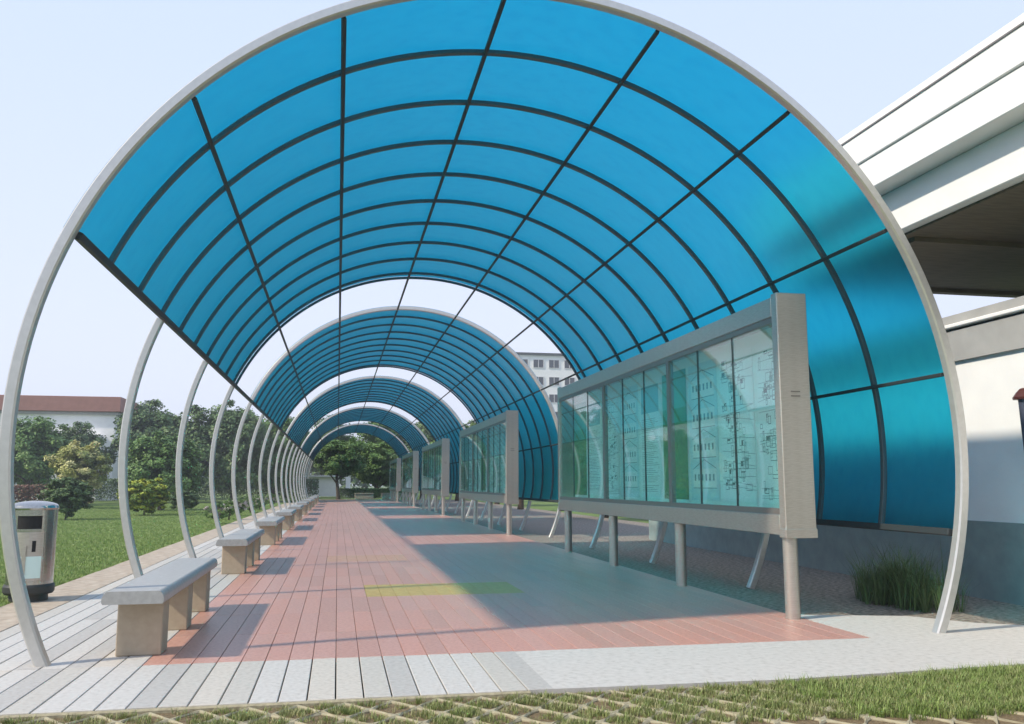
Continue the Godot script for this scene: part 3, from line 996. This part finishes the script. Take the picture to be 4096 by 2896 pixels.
func planting() -> void:
	var dark := [Color(0.065, 0.125, 0.035), Color(0.09, 0.16, 0.045), Color(0.12, 0.19, 0.06)]
	var mid := [Color(0.085, 0.17, 0.035), Color(0.11, 0.21, 0.045), Color(0.15, 0.25, 0.06)]
	var yellow := [Color(0.32, 0.34, 0.08), Color(0.42, 0.42, 0.13), Color(0.20, 0.25, 0.06), Color(0.55, 0.53, 0.24)]
	var gold := [Color(0.42, 0.46, 0.04), Color(0.30, 0.37, 0.035), Color(0.15, 0.23, 0.03)]
	var cd := crown(101, 190, 110, 0.042, dark, 0.2)
	var cd2 := crown(102, 210, 110, 0.04, dark, 0.19)
	var cm := crown(103, 190, 110, 0.042, mid, 0.2)
	var cm2 := crown(104, 200, 110, 0.042, mid, 0.19)
	var cy := crown(105, 170, 100, 0.045, yellow, 0.18)
	var cg := crown(106, 420, 80, 0.05, gold, 0.13)
	var cb := crown(107, 240, 90, 0.05, dark, 0.16)
	var cs := crown(108, 26, 60, 0.05, mid, 0.16)
	tree("broad green tree in front of the red fascia, at the picture's left edge", Vector3(-18.3, 0, -58), 5.6, 2.5, 1.0, cm, 1)
	tree("dark green tree right behind the broad left-edge tree", Vector3(-17.4, 0, -64), 5.5, 2.0, 1.2, cd, 2)
	tree("small pale yellow-green tree between two lawn shrubs", Vector3(-13.6, 0, -50.8), 3.7, 1.65, 0.8, cy, 3, "broadleaf_tree", 0.09)
	tree("tall dark tree just right of the red fascia", Vector3(-13.2, 0, -66), 7.2, 2.9, 0.6, cd2, 4)
	tree("rounded bright green tree seen behind the second hoop leg", Vector3(-8.7, 0, -47), 4.1, 2.1, 0.4, cm2, 5)
	tree("dark tree behind the second and third hoop legs", Vector3(-10.2, 0, -66), 6.9, 2.9, 0.5, cd, 6)
	tree("dark tree behind the fourth hoop leg", Vector3(-7.4, 0, -66), 7.3, 2.9, 0.5, cd2, 7)
	tree("mid green tree beyond the first canopy's far eave corner", Vector3(-4.9, 0, -70), 6.8, 2.9, 0.5, cm, 8)
	tree("dark bushy tree behind the bundle of far hoop legs", Vector3(-4.6, 0, -84), 6.0, 2.4, 1.0, cd, 9)
	tree("green tree with bare trunk standing at the end of the walkway", Vector3(0.1, 0, -79), 5.6, 2.5, 1.7, cm2, 10, "broadleaf_tree", 0.16)
	tree("green tree right of the bare-trunked tree at the walkway's end", Vector3(3.4, 0, -84), 5.6, 2.9, 0.9, cm, 11)
	tree("dark tree at the far right end of the walkway", Vector3(7.5, 0, -80), 5.6, 2.8, 0.9, cd, 12)
	tree("sparse tree seen through the second roof gap on the cabinet side", Vector3(9.6, 0, -46), 6.3, 2.2, 1.6, cs, 13)
	tree("leafy tree behind the third cabinet", Vector3(10.5, 0, -58), 6.0, 2.6, 1.2, cd2, 14)
	tree("leafy green tree behind the second cabinet", Vector3(10.6, 0, -34), 4.6, 2.2, 0.8, cm2, 15)
	tree("tall tree behind the gap between the red fascia and the third hoop leg", Vector3(-16.6, 0, -82), 8.6, 3.0, 1.0, cd, 16)
	tree("tall background tree above the low hedge, left of the second canopy", Vector3(-8.9, 0, -80), 8.4, 3.2, 0.8, cm, 17)
	tree("tall background tree right above the far hoop legs", Vector3(-5.2, 0, -92), 8.6, 3.2, 0.8, cd2, 18)
	tree("tall background tree behind the end pavilion", Vector3(-1.0, 0, -104), 9.2, 3.6, 0.8, cd, 19)
	tree("tallest background tree beyond the end of the walkway", Vector3(4.6, 0, -100), 9.6, 3.8, 0.8, cm2, 20)
	tree("tall background tree on the cabinet side beyond the walkway's end", Vector3(10.0, 0, -98), 9.2, 3.8, 0.8, cd2, 21)
	tree("tree behind the fourth cabinet", Vector3(9.4, 0, -70), 6.6, 2.8, 0.7, cm, 22)
	tree("spreading tree low behind the litter bin and red hedge", Vector3(-21.5, 0, -60), 5.4, 2.6, 0.9, cm2, 23)
	shrub("round_shrub", "dark green round shrub on the lawn just right of the litter bin", Vector3(-9.8, 0, -35.1), 0.98, 1.55, cb, 31, "shrubs on the lawn")
	shrub("round_shrub", "golden green clipped round shrub on the lawn", Vector3(-7.95, 0, -39.4), 1.12, 1.6, cg, 32, "shrubs on the lawn")
	shrub("round_shrub", "low dark shrub right of the golden green one", Vector3(-6.8, 0, -42), 0.75, 1.1, cb, 33, "shrubs on the lawn")
	for a in [["red_hedge", "long reddish brown hedge under the left trees", Vector3(-18, 0, -53), Vector3(9, 1.25, 1.0), [Color(0.14, 0.06, 0.035), Color(0.20, 0.09, 0.05), Color(0.09, 0.08, 0.03)], 9000],
			["low_hedge", "low green hedge along the back of the lawn", Vector3(-12.5, 0, -72), Vector3(22, 1.7, 1.6), dark, 22000],
			["clipped_hedge", "clipped green hedge behind the planters at the walkway's end", Vector3(3.6, 0, -80), Vector3(7, 0.9, 0.9), mid, 7000]]:
		var h := thing(a[0], a[1], "hedge", a[2])
		part("foliage", hedge_mesh(41, a[3], a[5], 0.07, a[4]), M.leaf, h)
	# woodland far off, one mass of foliage
	var woods := part("far_woodland", hedge_mesh(45, Vector3(190, 7.5, 10), 42000, 0.42, dark), M.leaf, self, Vector3(-25, 0, -150))
	woods.set_meta("kind", "stuff")
	tag(woods, "far off belt of dark green woodland along the horizon", "woodland")
	# flowering bushes along the far benches
	var fl := crown(109, 60, 60, 0.06, mid + [Color(0.55, 0.48, 0.46)], 0.2)
	var spots := [Vector3(-3.9, 0, -30.5), Vector3(-3.9, 0, -34), Vector3(-4.0, 0, -38), Vector3(-3.9, 0, -42), Vector3(-3.9, 0, -47), Vector3(-3.8, 0, -53)]
	var ord := ["nearest", "second", "third", "fourth", "fifth", "farthest"]
	for k in spots.size():
		shrub("flowering_bush", "%s low bush with pale flowers in the row beside the far benches" % ord[k], spots[k], 0.42, 0.75, fl, 51 + k, "flowering bushes beside the far benches")
	for k in 2:
		var t := thing("stone_planter", ["left tan stone planter box before the end hedge", "right tan stone planter box before the end hedge"][k], "planter", Vector3([2.3, 4.6][k], 0, -77.6), 0, "planters at the end of the walkway")
		part("box", box(Vector3(1.6, 0.45, 0.5), 0.02), M.path_stone, t, Vector3(0, 0.225, 0))
		part("rim", box(Vector3(1.7, 0.07, 0.6), 0.01), M.path_stone, t, Vector3(0, 0.486, 0))
	# tall grass by the right foot of the first hoop
	var tg := []
	for k in 190:
		var a := rng.randf() * TAU
		var q := rng.randf()
		tg.append(Vector3(6.27 + cos(a) * q * 0.42, -0.04, -9.0 + sin(a) * q * 0.8))
	scatter("tall_grass", "clump of tall dark green grass by the first hoop's right foot", "grass", tuft(61, 14, 0.46, 0.005, 0.09), tg, [Color(0.07, 0.14, 0.045), Color(0.10, 0.175, 0.055), Color(0.14, 0.21, 0.075)], 71)
	# mown lawn
	var lawn := []
	while lawn.size() < 90000:
		var z := -9.5 - 48.0 * pow(rng.randf(), 2.3)
		var x := -3.53 - rng.randf() * (0.6 - z * 0.32)
		lawn.append(Vector3(x, -0.02, z))
	scatter("mown_grass", "short mown grass of the lawn beside the walkway", "grass", tuft(62, 12, 0.05, 0.003, 0.05), lawn, [Color(0.20, 0.31, 0.06), Color(0.24, 0.35, 0.08), Color(0.30, 0.38, 0.13)], 72)
	# grass in the lattice cells, thickest on the right
	var cells := []
	for k in 16000:
		var x := rng.randf_range(-2.9, 5.6)
		var z := rng.randf_range(-5.6, -4.75)
		var dense := clampf((x - 1.6) / 2.2, 0.0, 1.0)
		var row := int(round((z + 5.63) / 0.18 - 1.0))
		var cx := fposmod(x + 3.0 - (0.14 if row % 2 else 0.0) + 0.14, 0.28) - 0.14
		var cz := z - (-5.63 + 0.18 * (row + 1))
		var inside := absf(cx) / 0.115 + absf(cz) / 0.15 < 1.0
		if inside and rng.randf() < patch(x, z) + dense or rng.randf() < dense * 0.5:
			cells.append(Vector3(x, -0.034 + 0.012 * dense, z))
	scatter("lattice_grass", "green grass growing through the concrete lattice at the front", "grass", tuft(63, 14, 0.034, 0.002, 0.03), cells, [Color(0.20, 0.26, 0.07), Color(0.26, 0.30, 0.10), Color(0.34, 0.34, 0.16)], 73)
	var edge := []
	for k in 6000:
		var x := 2.9 + 4.1 * pow(rng.randf(), 0.7)
		var z := -5.60 + rng.randf_range(0.0, 0.9) - 0.08 * sin(x * 3.1) - maxf(0, x - 4.4) * 0.05
		edge.append(Vector3(x, -0.04, z))
	scatter("verge_grass", "thick green grass at the front right corner of the apron", "grass", tuft(64, 18, 0.06, 0.0022, 0.045), edge, [Color(0.18, 0.27, 0.055), Color(0.23, 0.32, 0.075), Color(0.30, 0.34, 0.12)], 74)
